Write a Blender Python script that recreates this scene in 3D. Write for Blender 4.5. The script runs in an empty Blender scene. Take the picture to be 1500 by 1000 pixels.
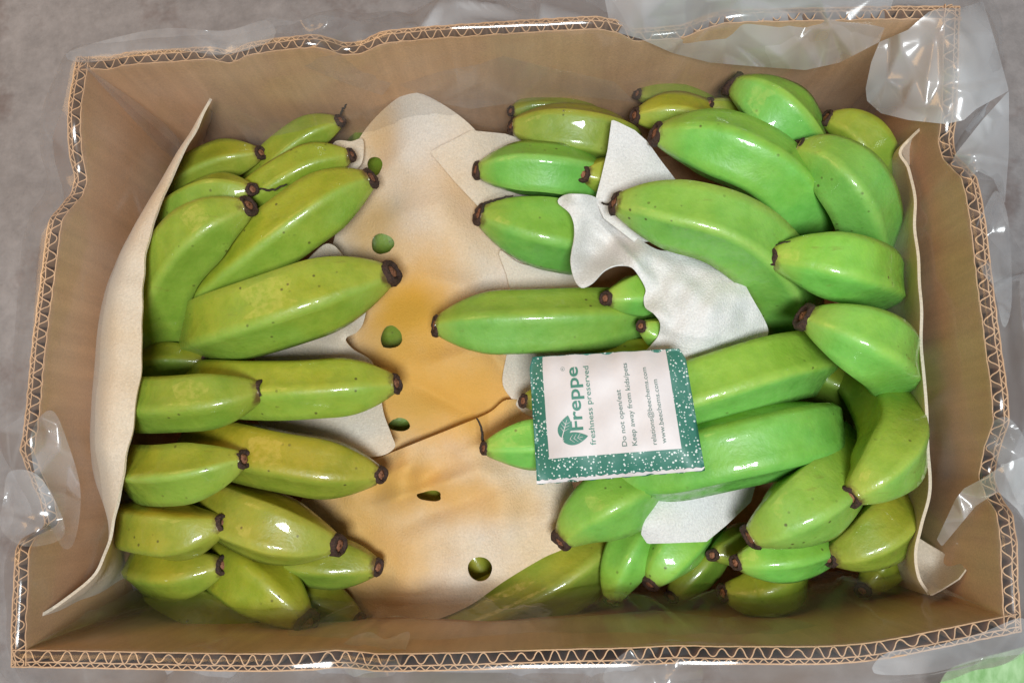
import bpy, bmesh, math, random
import numpy as np
from mathutils import Vector, Matrix, Euler
from mathutils.geometry import delaunay_2d_cdt

random.seed(7)
RNG = np.random.default_rng(7)
sc = bpy.context.scene
COL = sc.collection

# ------------------------------------------------------------------ camera
F_PX = 1150.0
CAM = np.array([0.025, -0.083, 0.621])
EUL = Euler((0.170, 0.050, -0.019), 'XYZ')
ROT = np.array(EUL.to_matrix())
cam_data = bpy.data.cameras.new('camera')
cam_data.sensor_width = 36.0
cam_data.lens = F_PX / 1500.0 * 36.0
cam_data.clip_start = 0.01
cam_data.clip_end = 50.0
cam = bpy.data.objects.new('camera', cam_data)
cam.location = Vector(CAM)
cam.rotation_euler = EUL
COL.objects.link(cam)
sc.camera = cam

# ------------------------------------------------------------------ world, lamps, exposure
world = bpy.data.worlds.new('World')
sc.world = world
world.use_nodes = True
bg = world.node_tree.nodes['Background']
bg.inputs[0].default_value = (0.92, 0.93, 1.0, 1)
bg.inputs[1].default_value = 0.21

def area(name, loc, target, size, power, color, size_y=None):
    l = bpy.data.lights.new(name, 'AREA')
    l.energy = power
    l.color = color
    l.shape = 'RECTANGLE'
    l.size = size
    l.size_y = size_y or size
    o = bpy.data.objects.new(name, l)
    o.location = loc
    d = Vector(target) - Vector(loc)
    o.rotation_euler = d.to_track_quat('-Z', 'Y').to_euler()
    COL.objects.link(o)
    return o

area('daylight_opening', (0.10, -0.42, 1.38), (0.03, 0.0, 0.12), 0.36, 20.5, (0.92, 0.98, 1.0), 0.26)
area('warm_bounce_fill', (-0.75, 0.45, 1.05), (-0.05, 0.0, 0.1), 0.6, 4.2, (1.0, 0.56, 0.20))  # added fill, no such source: stands in for warm bounce off the cardboard

sc.view_settings.view_transform = 'Standard'
sc.view_settings.look = 'None'
sc.view_settings.exposure = 0.0
sc.view_settings.gamma = 1.0
sc.view_settings.use_curve_mapping = False
sc.render.engine = 'CYCLES'
sc.cycles.use_denoising = True
sc.cycles.max_bounces = 10
sc.cycles.diffuse_bounces = 5
sc.cycles.transparent_max_bounces = 40
sc.cycles.caustics_reflective = False
sc.cycles.caustics_refractive = False

# ------------------------------------------------------------------ geometry helpers
def P(px, py, z):
    """photo pixel (1500 x 1000 frame) on the level plane at height z"""
    d = ROT @ np.array([(px - 750) / F_PX, (500 - py) / F_PX, -1.0])
    t = (z - CAM[2]) / d[2]
    return CAM + d * t

def depth(p):
    return float((np.asarray(p) - CAM) @ (-ROT[:, 2]))

def mesh_obj(name, verts, faces, mat, parent=None, smooth=True):
    me = bpy.data.meshes.new(name)
    me.from_pydata([tuple(map(float, v)) for v in verts], [], faces)
    me.update()
    if smooth:
        me.polygons.foreach_set('use_smooth', [True] * len(me.polygons))
    if mat is not None:
        me.materials.append(mat)
    o = bpy.data.objects.new(name, me)
    COL.objects.link(o)
    if parent is not None:
        o.parent = parent
        o.matrix_parent_inverse = Matrix.Translation(parent.location).inverted()
    return o

def empty(name, loc):
    o = bpy.data.objects.new(name, None)
    o.empty_display_size = 0.02
    o.location = tuple(map(float, loc))
    COL.objects.link(o)
    return o

def tag(o, label=None, cat=None, group=None, kind=None):
    if label: o['label'] = label
    if cat: o['category'] = cat
    if group: o['group'] = group
    if kind: o['kind'] = kind
    return o

def catmull(pts, n, closed=False):
    """n samples, evenly spaced by arc length, on a Catmull-Rom curve"""
    p = np.asarray(pts, float)
    if closed:
        q = np.vstack([p[-1], p, p[0], p[1]])
    else:
        q = np.vstack([2 * p[0] - p[1], p, 2 * p[-1] - p[-2]])
    out = []
    sub = 24
    for i in range(1, len(q) - 2):
        a, b, c, d = q[i - 1], q[i], q[i + 1], q[i + 2]
        for k in range(sub):
            t = k / sub
            out.append(0.5 * (2 * b + (c - a) * t + (2 * a - 5 * b + 4 * c - d) * t * t + (3 * b - a - 3 * c + d) * t ** 3))
    if not closed:
        out.append(q[-2])
    else:
        out.append(out[0])
    out = np.array(out)
    s = np.concatenate([[0], np.cumsum(np.linalg.norm(np.diff(out, axis=0), axis=1))])
    ss = np.linspace(0, s[-1], n + 1 if closed else n)
    if closed: ss = ss[:-1]
    return np.stack([np.interp(ss, s, out[:, k]) for k in range(out.shape[1])], 1)

def grid_faces(nu, nv, closed_u=False, closed_v=False):
    """vertex index = i*nv + j"""
    f = []
    for i in range(nu if closed_u else nu - 1):
        for j in range(nv if closed_v else nv - 1):
            i2, j2 = (i + 1) % nu, (j + 1) % nv
            f.append((i * nv + j, i2 * nv + j, i2 * nv + j2, i * nv + j2))
    return f

def solidify(o, t, offset=-1.0):
    m = o.modifiers.new('thickness', 'SOLIDIFY')
    m.thickness = t
    m.offset = offset
    e = o.modifiers.new('crisp_edges', 'EDGE_SPLIT')
    e.split_angle = math.radians(55)
    return o

def tps(ctrl):
    """smooth height function of the pixel position through control points (px, py, z)"""
    c = np.asarray(ctrl, float)
    X = c[:, :2] / 100.0
    def phi(r2):
        return 0.5 * r2 * np.log(r2 + 1e-9)
    n = len(X)
    A = np.zeros((n + 3, n + 3))
    A[:n, :n] = phi(((X[:, None] - X[None]) ** 2).sum(-1)) + np.eye(n) * 0.002
    A[:n, n] = 1; A[:n, n + 1:] = X
    A[n, :n] = 1; A[n + 1:, :n] = X.T
    w = np.linalg.solve(A, np.concatenate([c[:, 2], np.zeros(3)]))
    def f(q):
        q = np.atleast_2d(np.asarray(q, float)) / 100.0
        r2 = ((q[:, None] - X[None]) ** 2).sum(-1)
        return phi(r2) @ w[:n] + w[n] + q @ w[n + 1:]
    return f

def vnoise(q, scale, seed):
    """smooth random field, about -1..1 (sum of random plane waves)"""
    r = np.random.default_rng(seed)
    out = np.zeros(len(q))
    for k in range(14):
        a = r.uniform(0, 2 * math.pi)
        f = r.uniform(0.5, 1.5) / scale * 2 * math.pi
        out += np.sin(f * (q[:, 0] * math.cos(a) + q[:, 1] * math.sin(a)) + r.uniform(0, 6.28))
    return out / 5.0

def crumple(q, cell, seed):
    """creased film relief 0..1: flat facets between random points, meeting in sharp folds"""
    r = np.random.default_rng(seed)
    q = np.asarray(q, float)
    lo, hi = q.min(0) - cell, q.max(0) + cell
    n = int(np.clip((hi - lo).prod() / (0.45 * cell ** 2), 12, 900))
    pts = r.uniform(lo, hi, (n, 2))
    edge = [(lo[0], lo[1]), (hi[0], lo[1]), (hi[0], hi[1]), (lo[0], hi[1])]
    pts = np.vstack([pts, edge])
    res = delaunay_2d_cdt([Vector((float(x), float(y))) for x, y in pts], [], [], 0, 1e-6)
    pv = np.array([v[:] for v in res[0]])
    hg = r.uniform(0, 1, len(pv)) ** 1.5
    out = np.zeros(len(q))
    for tri in res[2]:
        A, B_, C_ = pv[list(tri)]
        mn, mx = np.minimum(np.minimum(A, B_), C_), np.maximum(np.maximum(A, B_), C_)
        idx = np.where((q[:, 0] >= mn[0]) & (q[:, 0] <= mx[0]) & (q[:, 1] >= mn[1]) & (q[:, 1] <= mx[1]))[0]
        if not len(idx): continue
        d = (B_[1] - C_[1]) * (A[0] - C_[0]) + (C_[0] - B_[0]) * (A[1] - C_[1])
        if abs(d) < 1e-12: continue
        w0 = ((B_[1] - C_[1]) * (q[idx, 0] - C_[0]) + (C_[0] - B_[0]) * (q[idx, 1] - C_[1])) / d
        w1 = ((C_[1] - A[1]) * (q[idx, 0] - C_[0]) + (A[0] - C_[0]) * (q[idx, 1] - C_[1])) / d
        w2 = 1 - w0 - w1
        k = (w0 > -1e-6) & (w1 > -1e-6) & (w2 > -1e-6)
        out[idx[k]] = (w0 * hg[tri[0]] + w1 * hg[tri[1]] + w2 * hg[tri[2]])[k]
    return out

def inside(poly, q):
    x, y = q[:, 0], q[:, 1]
    res = np.zeros(len(q), bool)
    n = len(poly)
    for i in range(n):
        x1, y1 = poly[i]; x2, y2 = poly[(i + 1) % n]
        c = ((y1 > y) != (y2 > y))
        with np.errstate(divide='ignore', invalid='ignore'):
            xi = (x2 - x1) * (y - y1) / (y2 - y1 + 1e-12) + x1
        res ^= c & (x < xi)
    return res

def snap(polys, q):
    best = np.full(len(q), 1e18); bp = q.copy()
    for poly in polys:
        a = np.asarray(poly, float); b = np.roll(a, -1, axis=0)
        for i in range(len(a)):
            ab = b[i] - a[i]
            L = ab @ ab + 1e-12
            t = np.clip(((q - a[i]) @ ab) / L, 0, 1)
            pr = a[i] + t[:, None] * ab
            d = ((q - pr) ** 2).sum(1)
            m = d < best
            best[m] = d[m]; bp[m] = pr[m]
    return bp

def sheet(name, outline, zf, mat, parent=None, holes=(), step=4.0, thick=0.0008, smooth_outline=True, extra=None):
    """a laid sheet: outline and holes are given as seen, zf gives its height; every vertex gets its own place in the box"""
    poly = catmull(np.array(outline, float), max(60, len(outline) * 8), closed=True) if smooth_outline else np.array(outline, float)
    polys = [poly] + [np.array(h, float) for h in holes]
    lo, hi = poly.min(0), poly.max(0)
    nx, ny = int((hi[0] - lo[0]) / step) + 2, int((hi[1] - lo[1]) / step) + 2
    gx, gy = np.meshgrid(np.arange(nx + 1), np.arange(ny + 1), indexing='ij')
    pts = np.stack([lo[0] - step / 2 + gx.ravel() * step, lo[1] - step / 2 + gy.ravel() * step], 1)
    cen = np.stack([lo[0] + gx[:-1, :-1].ravel() * step, lo[1] + gy[:-1, :-1].ravel() * step], 1)
    keep = inside(poly, cen)
    for h in polys[1:]:
        keep &= ~inside(h, cen)
    keep = keep.reshape(nx, ny)
    faces = []; count = {}
    for i in range(nx):
        for j in range(ny):
            if keep[i, j]:
                f = (i * (ny + 1) + j, i * (ny + 1) + j + 1, (i + 1) * (ny + 1) + j + 1, (i + 1) * (ny + 1) + j)
                faces.append(f)
                for a, b in zip(f, f[1:] + f[:1]):
                    k = (min(a, b), max(a, b)); count[k] = count.get(k, 0) + 1
    bnd = sorted({v for k, c in count.items() if c == 1 for v in k})
    pts[bnd] = snap(polys, pts[bnd])
    used = sorted({v for f in faces for v in f})
    idx = {v: k for k, v in enumerate(used)}
    faces = [tuple(idx[v] for v in f) for f in faces]
    q = pts[used]
    z = zf(q)
    if extra is not None: z = z + extra(q)
    verts = [P(a, b, c) for (a, b), c in zip(q, z)]
    o = mesh_obj(name, verts, faces, mat, parent)
    # faces look up
    me = o.data
    if sum(p.normal.z for p in me.polygons) < 0:
        me.flip_normals()
    if thick: solidify(o, thick)
    return o

def loft(name, rows, nu, nv, mat, parent=None, thick=0.0012, noise=0.0, seed=1, edge_wave=0.0):
    """rows: list of lists of (px,py,z) of equal length -> smooth sheet"""
    R = [catmull([P(*p) for p in r], nu) for r in rows]
    V = []
    for i in range(nu):
        c = catmull([r[i] for r in R], nv)
        V.append(c)
    V = np.array(V)
    if noise:
        ii, jj = np.meshgrid(np.arange(nu), np.arange(nv), indexing='ij')
        q = np.stack([ii.ravel() / nu * 10, jj.ravel() / nv * 4], 1)
        n = vnoise(q, 2.0, seed).reshape(nu, nv) * noise
        du = np.gradient(V, axis=0); dv = np.gradient(V, axis=1)
        N = np.cross(du, dv); N /= np.linalg.norm(N, axis=2, keepdims=True) + 1e-12
        V = V + N * n[..., None]
    if edge_wave:
        w = vnoise(np.stack([np.arange(nu) / nu * 10, np.zeros(nu)], 1), 0.8, seed + 5) * edge_wave
        fall = np.exp(-np.arange(nv) / nv * 5)
        V[:, :, 2] += w[:, None] * fall[None]
    o = mesh_obj(name, V.reshape(-1, 3), grid_faces(nu, nv), mat, parent)
    if thick: solidify(o, thick, 0.0)
    return o

def tube(name, pts, radii, mat, parent=None, m=7):
    pts = np.asarray(pts, float); n = len(pts)
    T = np.gradient(pts, axis=0); T /= np.linalg.norm(T, axis=1, keepdims=True) + 1e-12
    V = []
    ref = np.array([0.3, 0.2, 0.93])
    for i in range(n):
        a = np.cross(T[i], ref); a /= np.linalg.norm(a) + 1e-12
        b = np.cross(T[i], a)
        for k in range(m):
            th = 2 * math.pi * k / m
            V.append(pts[i] + radii[i] * (a * math.cos(th) + b * math.sin(th)))
    F = grid_faces(n, m, closed_v=True)
    F += [tuple(range(m - 1, -1, -1)), tuple((n - 1) * m + k for k in range(m))]
    return mesh_obj(name, V, F, mat, parent)

# ------------------------------------------------------------------ materials
def new_mat(name):
    m = bpy.data.materials.new(name)
    m.use_nodes = True
    nt = m.node_tree
    nt.nodes.clear()
    out = nt.nodes.new('ShaderNodeOutputMaterial')
    return m, nt, out

def N(nt, t, **kw):
    n = nt.nodes.new(t)
    for k, v in kw.items():
        setattr(n, k, v)
    return n

def noise_node(nt, coord, scale, detail=4, rough=0.55):
    n = N(nt, 'ShaderNodeTexNoise')
    n.inputs['Scale'].default_value = scale
    n.inputs['Detail'].default_value = detail
    n.inputs['Roughness'].default_value = rough
    nt.links.new(coord, n.inputs['Vector'])
    return n

def ramp(nt, fac, stops):
    r = N(nt, 'ShaderNodeValToRGB')
    el = r.color_ramp.elements
    while len(el) < len(stops): el.new(0.5)
    for e, (p, c) in zip(el, stops):
        e.position = p
        e.color = (*c, 1) if len(c) == 3 else c
    nt.links.new(fac, r.inputs[0])
    return r

def mix(nt, a, b, fac, mode='MIX'):
    m = N(nt, 'ShaderNodeMix', data_type='RGBA', blend_type=mode)
    for s, v in ((6, a), (7, b), (0, fac)):
        if isinstance(v, (int, float)): m.inputs[s].default_value = v
        elif isinstance(v, tuple): m.inputs[s].default_value = (*v, 1) if len(v) == 3 else v
        else: nt.links.new(v, m.inputs[s])
    return m.outputs[2]

def bump(nt, h, strength, dist, normal=None):
    b = N(nt, 'ShaderNodeBump')
    b.inputs['Strength'].default_value = strength
    b.inputs['Distance'].default_value = dist
    nt.links.new(h, b.inputs['Height'])
    if normal is not None: nt.links.new(normal, b.inputs['Normal'])
    return b.outputs[0]

def principled(nt, out, **kw):
    b = N(nt, 'ShaderNodeBsdfPrincipled')
    for k, v in kw.items():
        k = k.replace('_', ' ')
        if isinstance(v, (int, float)): b.inputs[k].default_value = v
        elif isinstance(v, tuple): b.inputs[k].default_value = (*v, 1) if b.inputs[k].type == 'RGBA' else v
        else: nt.links.new(v, b.inputs[k])
    nt.links.new(b.outputs[0], out.inputs[0])
    return b

def pos(nt):
    return N(nt, 'ShaderNodeNewGeometry').outputs['Position']

def mat_peel():
    m, nt, out = new_mat('banana_peel')
    info = N(nt, 'ShaderNodeObjectInfo')
    p = pos(nt)
    off = N(nt, 'ShaderNodeVectorMath', operation='ADD')
    nt.links.new(p, off.inputs[0])
    nt.links.new(info.outputs['Random'], off.inputs[1])
    c = off.outputs[0]
    big = noise_node(nt, c, 26, 3)
    mid = noise_node(nt, c, 90, 5, 0.6)
    ridge = N(nt, 'ShaderNodeAttribute', attribute_name='ridge')
    along = N(nt, 'ShaderNodeAttribute', attribute_name='along')
    base = info.outputs['Color']
    yel = mix(nt, base, (1.38, 0.95, 0.58), 1.0, 'MULTIPLY')
    fa = N(nt, 'ShaderNodeAttribute', attribute_name='facet')       # random hue per long face, plus painted warm light on far-facing ones
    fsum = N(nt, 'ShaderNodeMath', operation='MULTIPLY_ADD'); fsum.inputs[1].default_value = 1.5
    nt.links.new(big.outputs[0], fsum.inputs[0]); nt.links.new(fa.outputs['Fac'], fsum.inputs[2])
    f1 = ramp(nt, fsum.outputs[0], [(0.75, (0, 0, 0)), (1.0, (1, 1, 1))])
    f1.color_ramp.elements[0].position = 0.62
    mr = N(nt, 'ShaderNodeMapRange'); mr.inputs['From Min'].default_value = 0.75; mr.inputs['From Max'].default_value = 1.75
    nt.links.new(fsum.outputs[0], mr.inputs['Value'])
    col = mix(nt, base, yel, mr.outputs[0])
    dk = mix(nt, col, (0.78, 0.86, 0.75), 1.0, 'MULTIPLY')
    f2 = ramp(nt, mid.outputs[0], [(0.35, (1, 1, 1)), (0.6, (0, 0, 0))])
    f2m = N(nt, 'ShaderNodeMath', operation='MULTIPLY'); f2m.inputs[1].default_value = 0.85
    nt.links.new(f2.outputs[0], f2m.inputs[0])
    col = mix(nt, col, dk, f2m.outputs[0])
    # paler ridges, yellower neck behind the tip
    rr = N(nt, 'ShaderNodeMath', operation='MULTIPLY'); rr.inputs[1].default_value = 0.22
    nt.links.new(ridge.outputs['Fac'], rr.inputs[0])
    col = mix(nt, col, (0.50, 0.62, 0.16), rr.outputs[0])
    nk = ramp(nt, along.outputs['Fac'], [(0.0, (0.45, 0.45, 0.45)), (0.16, (0, 0, 0))])
    col = mix(nt, col, (0.42, 0.40, 0.06), nk.outputs[0])
    ns = N(nt, 'ShaderNodeMath', operation='MULTIPLY_ADD'); ns.inputs[1].default_value = 0.16      # dried skin creeping back from the tip
    nt.links.new(mid.outputs[0], ns.inputs[0]); nt.links.new(along.outputs['Fac'], ns.inputs[2])
    nb_ = ramp(nt, ns.outputs[0], [(0.075, (0.9, 0.9, 0.9)), (0.115, (0, 0, 0))])
    col = mix(nt, col, (0.10, 0.05, 0.02), nb_.outputs[0])
    # freckles and scuffs
    vo = N(nt, 'ShaderNodeTexVoronoi'); vo.inputs['Scale'].default_value = 150
    nt.links.new(c, vo.inputs['Vector'])
    sp = ramp(nt, vo.outputs['Distance'], [(0.09, (1, 1, 1)), (0.17, (0, 0, 0))])
    gate = noise_node(nt, c, 45, 2)
    gt = ramp(nt, gate.outputs[0], [(0.52, (0, 0, 0)), (0.62, (0.8, 0.8, 0.8))])
    spg = mix(nt, sp.outputs[0], gt.outputs[0], 1.0, 'MULTIPLY')
    col = mix(nt, col, (0.055, 0.04, 0.012), spg)
    sc_ = N(nt, 'ShaderNodeMapping'); sc_.inputs['Scale'].default_value = (30, 140, 60)
    nt.links.new(c, sc_.inputs[0])
    scn = noise_node(nt, sc_.outputs[0], 1.0, 6, 0.7)
    scr = ramp(nt, scn.outputs[0], [(0.64, (0, 0, 0)), (0.76, (0.55, 0.55, 0.55))])
    col = mix(nt, col, (0.16, 0.09, 0.02), scr.outputs[0])
    fine = noise_node(nt, c, 420, 3)
    rough = ramp(nt, mid.outputs[0], [(0.3, (0.36, 0.36, 0.36)), (0.7, (0.52, 0.52, 0.52))])
    wax = noise_node(nt, c, 240, 4, 0.7)
    coat = ramp(nt, wax.outputs[0], [(0.40, (0.0, 0.0, 0.0)), (0.58, (0.7, 0.7, 0.7))])
    b1 = bump(nt, fine.outputs[0], 0.45, 0.0005)
    b2 = bump(nt, mid.outputs[0], 0.35, 0.0012, b1)
    principled(nt, out, Base_Color=col, Roughness=rough.outputs[0], Normal=b2, Subsurface_Weight=0.06,
               Subsurface_Radius=(0.3, 1.0, 0.1), Subsurface_Scale=0.004, Coat_Weight=coat.outputs[0], Coat_Roughness=0.045, Specular_IOR_Level=0.35)
    return m

def mat_simple(name, c1, c2, scale, rough=0.7, bs=0.5, bd=0.0006, detail=6):
    m, nt, out = new_mat(name)
    p = pos(nt)
    n = noise_node(nt, p, scale, detail, 0.65)
    r = ramp(nt, n.outputs[0], [(0.3, c1), (0.7, c2)])
    b = bump(nt, n.outputs[0], bs, bd)
    principled(nt, out, Base_Color=r.outputs[0], Roughness=rough, Normal=b)
    return m

def mat_cardboard(name, c1, c2):
    m, nt, out = new_mat(name)
    p = pos(nt)
    mp = N(nt, 'ShaderNodeMapping'); mp.inputs['Scale'].default_value = (1, 1, 0.06)
    nt.links.new(p, mp.inputs[0])
    st = noise_node(nt, mp.outputs[0], 160, 3)
    cl = noise_node(nt, p, 14, 5)
    fb = noise_node(nt, p, 900, 3)
    r = ramp(nt, cl.outputs[0], [(0.3, c1), (0.7, c2)])
    s = ramp(nt, st.outputs[0], [(0.3, (0.90, 0.90, 0.90)), (0.7, (1.06, 1.06, 1.06))])
    f = ramp(nt, fb.outputs[0], [(0.3, (0.88, 0.88, 0.88)), (0.7, (1.08, 1.08, 1.08))])
    c = mix(nt, r.outputs[0], s.outputs[0], 1.0, 'MULTIPLY')
    c = mix(nt, c, f.outputs[0], 1.0, 'MULTIPLY')
    b1 = bump(nt, st.outputs[0], 0.25, 0.0006)
    b = bump(nt, fb.outputs[0], 0.25, 0.0003, b1)
    principled(nt, out, Base_Color=c, Roughness=0.75, Normal=b, Specular_IOR_Level=0.25)
    return m

def mat_foam(name, c1, c2, trans=0.35, tcol=(0.9, 0.72, 0.45), glow_spots=(), gold=(0.76, 0.42, 0.055)):
    m, nt, out = new_mat(name)
    p = pos(nt)
    n = noise_node(nt, p, 760, 4, 0.75)
    v = N(nt, 'ShaderNodeTexVoronoi'); v.inputs['Scale'].default_value = 900
    nt.links.new(p, v.inputs['Vector'])
    st = noise_node(nt, p, 13, 4)
    r = ramp(nt, st.outputs[0], [(0.40, c1), (0.68, c2)])
    g = ramp(nt, n.outputs[0], [(0.3, (0.78, 0.78, 0.78)), (0.7, (1.08, 1.08, 1.08))])
    c = mix(nt, r.outputs[0], g.outputs[0], 1.0, 'MULTIPLY')
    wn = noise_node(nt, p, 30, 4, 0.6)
    for (ctr, sx_, sy_, amt) in glow_spots:                       # warm bounce light painted into the sheet's colour
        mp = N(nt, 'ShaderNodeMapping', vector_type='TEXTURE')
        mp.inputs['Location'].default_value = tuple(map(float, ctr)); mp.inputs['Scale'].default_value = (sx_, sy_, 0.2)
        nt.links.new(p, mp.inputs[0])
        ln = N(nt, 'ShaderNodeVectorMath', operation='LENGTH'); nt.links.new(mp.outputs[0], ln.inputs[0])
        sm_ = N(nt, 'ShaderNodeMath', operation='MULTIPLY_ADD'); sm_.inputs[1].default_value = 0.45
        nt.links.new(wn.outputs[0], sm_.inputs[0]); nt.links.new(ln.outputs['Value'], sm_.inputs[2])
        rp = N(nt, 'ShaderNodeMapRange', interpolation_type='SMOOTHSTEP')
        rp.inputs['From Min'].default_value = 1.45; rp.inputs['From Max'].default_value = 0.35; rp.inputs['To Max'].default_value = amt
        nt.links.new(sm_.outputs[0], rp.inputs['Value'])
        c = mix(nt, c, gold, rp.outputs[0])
    b1 = bump(nt, v.outputs['Distance'], 0.45, 0.0006)
    b = bump(nt, n.outputs[0], 0.55, 0.0006, b1)
    bs = principled(nt, out, Base_Color=c, Roughness=0.62, Normal=b, Specular_IOR_Level=0.35, Sheen_Weight=0.2)
    tr = N(nt, 'ShaderNodeBsdfTranslucent'); tr.inputs[0].default_value = (*tcol, 1)
    mx = N(nt, 'ShaderNodeMixShader'); mx.inputs[0].default_value = trans
    nt.links.new(bs.outputs[0], mx.inputs[1]); nt.links.new(tr.outputs[0], mx.inputs[2])
    nt.links.new(mx.outputs[0], out.inputs[0])
    return m

def mat_film(name, milk=0.07, gloss=0.02, rough=0.16, through=0.5):
    m, nt, out = new_mat(name)
    p = pos(nt)
    n1 = noise_node(nt, p, 20, 2, 0.5)
    b1 = bump(nt, n1.outputs[0], 0.25, 0.005)
    # stress-whitened crease lines
    mp = N(nt, 'ShaderNodeMapping'); mp.inputs['Rotation'].default_value = (0.5, 0.3, 0.6); mp.inputs['Scale'].default_value = (1.0, 0.22, 0.45)
    wp = N(nt, 'ShaderNodeMix', data_type='VECTOR'); wp.inputs[0].default_value = 0.005
    nt.links.new(p, wp.inputs[4]); nt.links.new(n1.outputs['Color'], wp.inputs[5])
    nt.links.new(wp.outputs[1], mp.inputs[0])
    ve = N(nt, 'ShaderNodeTexVoronoi', feature='DISTANCE_TO_EDGE'); ve.inputs['Scale'].default_value = 34
    nt.links.new(mp.outputs[0], ve.inputs['Vector'])
    gate = noise_node(nt, p, 17, 2)
    ln = ramp(nt, ve.outputs['Distance'], [(0.0, (1, 1, 1)), (0.035, (0, 0, 0))])
    gr = ramp(nt, gate.outputs[0], [(0.55, (0, 0, 0)), (0.70, (0.10, 0.10, 0.10))])
    line = mix(nt, ln.outputs[0], gr.outputs[0], 1.0, 'MULTIPLY')
    tr = N(nt, 'ShaderNodeBsdfTransparent'); tr.inputs[0].default_value = (0.99, 0.99, 0.99, 1)
    df = N(nt, 'ShaderNodeBsdfDiffuse'); df.inputs[0].default_value = (0.90, 0.92, 0.94, 1)
    tl = N(nt, 'ShaderNodeBsdfTranslucent'); tl.inputs[0].default_value = (0.90, 0.92, 0.94, 1)
    gl = N(nt, 'ShaderNodeBsdfGlossy'); gl.inputs['Roughness'].default_value = rough
    nt.links.new(b1, gl.inputs['Normal'])
    dm = N(nt, 'ShaderNodeMixShader'); dm.inputs[0].default_value = through
    nt.links.new(df.outputs[0], dm.inputs[1]); nt.links.new(tl.outputs[0], dm.inputs[2])
    mk = ramp(nt, n1.outputs[0], [(0.3, (milk * 0.4,) * 3), (0.7, (milk * 1.6,) * 3)])
    mk2 = mix(nt, mk.outputs[0], line, 1.0, 'ADD')
    a = N(nt, 'ShaderNodeMixShader')
    nt.links.new(mk2, a.inputs[0])
    nt.links.new(tr.outputs[0], a.inputs[1]); nt.links.new(dm.outputs[0], a.inputs[2])
    fr = N(nt, 'ShaderNodeFresnel'); fr.inputs[0].default_value = 1.45
    mul = N(nt, 'ShaderNodeMath', operation='MULTIPLY_ADD'); mul.inputs[1].default_value = 0.10; mul.inputs[2].default_value = gloss
    mul.use_clamp = True
    nt.links.new(fr.outputs[0], mul.inputs[0])
    z = N(nt, 'ShaderNodeMixShader')
    nt.links.new(mul.outputs[0], z.inputs[0])
    nt.links.new(a.outputs[0], z.inputs[1]); nt.links.new(gl.outputs[0], z.inputs[2])
    nt.links.new(z.outputs[0], out.inputs[0])
    return m

def mat_concrete():
    m, nt, out = new_mat('concrete')
    p = pos(nt)
    a = noise_node(nt, p, 5, 6, 0.6)
    b_ = noise_node(nt, p, 60, 6, 0.7)
    s_ = noise_node(nt, p, 9, 5, 0.7)
    r = ramp(nt, a.outputs[0], [(0.3, (0.235, 0.212, 0.205)), (0.7, (0.33, 0.305, 0.30))])
    g = ramp(nt, b_.outputs[0], [(0.3, (0.75, 0.75, 0.75)), (0.7, (1.12, 1.12, 1.12))])
    c = mix(nt, r.outputs[0], g.outputs[0], 1.0, 'MULTIPLY')
    st = ramp(nt, s_.outputs[0], [(0.52, (0, 0, 0)), (0.68, (0.7, 0.7, 0.7))])
    c = mix(nt, c, (0.11, 0.055, 0.04), st.outputs[0])
    bb = bump(nt, b_.outputs[0], 0.6, 0.002)
    principled(nt, out, Base_Color=c, Roughness=0.7, Normal=bb)
    return m

M_PEEL = mat_peel()
M_TIP = mat_simple('banana_tip_crust', (0.012, 0.006, 0.004), (0.075, 0.032, 0.018), 700, 0.75, 0.9, 0.0015)
M_CORE = mat_simple('banana_tip_core', (0.11, 0.035, 0.015), (0.34, 0.14, 0.07), 900, 0.7, 0.7, 0.001)
M_FIL = mat_simple('dry_filament', (0.012, 0.008, 0.006), (0.04, 0.025, 0.015), 500, 0.8)
M_CARD = mat_cardboard('kraft_liner', (0.54, 0.300, 0.150), (0.64, 0.385, 0.210))
M_CARD_EDGE = mat_cardboard('kraft_cut_edge', (0.46, 0.27, 0.14), (0.60, 0.38, 0.22))
M_FLUTE = mat_cardboard('kraft_fluting', (0.27, 0.155, 0.085), (0.34, 0.20, 0.115))
M_FOAM_GLOW = mat_foam('foam_warm_glow', (0.84, 0.78, 0.70), (0.82, 0.68, 0.48), glow_spots=[  # golden areas are warm bounce painted into the colour
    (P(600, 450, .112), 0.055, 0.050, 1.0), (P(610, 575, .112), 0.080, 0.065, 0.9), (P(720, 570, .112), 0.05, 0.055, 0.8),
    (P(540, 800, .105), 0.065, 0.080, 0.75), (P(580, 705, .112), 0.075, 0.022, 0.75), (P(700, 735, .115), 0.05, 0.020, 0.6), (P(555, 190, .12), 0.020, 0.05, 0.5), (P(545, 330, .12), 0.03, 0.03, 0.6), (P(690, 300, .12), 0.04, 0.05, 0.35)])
M_FOAM_C = mat_foam('foam_cream', (0.80, 0.75, 0.66), (0.78, 0.66, 0.48))
M_FOAM_T = mat_foam('foam_tan', (0.84, 0.76, 0.64), (0.80, 0.65, 0.46))
M_FOAM_W = mat_foam('foam_white', (0.84, 0.84, 0.84), (0.82, 0.79, 0.74), 0.25, (0.85, 0.78, 0.66))
M_FILM = mat_film('clear_film', 0.07, 0.045, 0.14)
M_FILM2 = mat_film('clear_film_doubled', 0.46, 0.09, 0.22)
M_FILM_OUT = mat_film('clear_film_hanging', 0.52, 0.07, 0.22, 0.2)
M_FILM3 = mat_film('clear_film_folded', 0.20, 0.07, 0.20, 0.3)
M_CONC = mat_concrete()

# ------------------------------------------------------------------ ground
g = mesh_obj('ground', [(-3, -3, 0), (3, -3, 0), (3, 3, 0), (-3, 3, 0)], [(0, 1, 2, 3)], M_CONC, smooth=False)
tag(g, 'stained grey concrete floor under the box', None, kind='structure')

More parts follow.
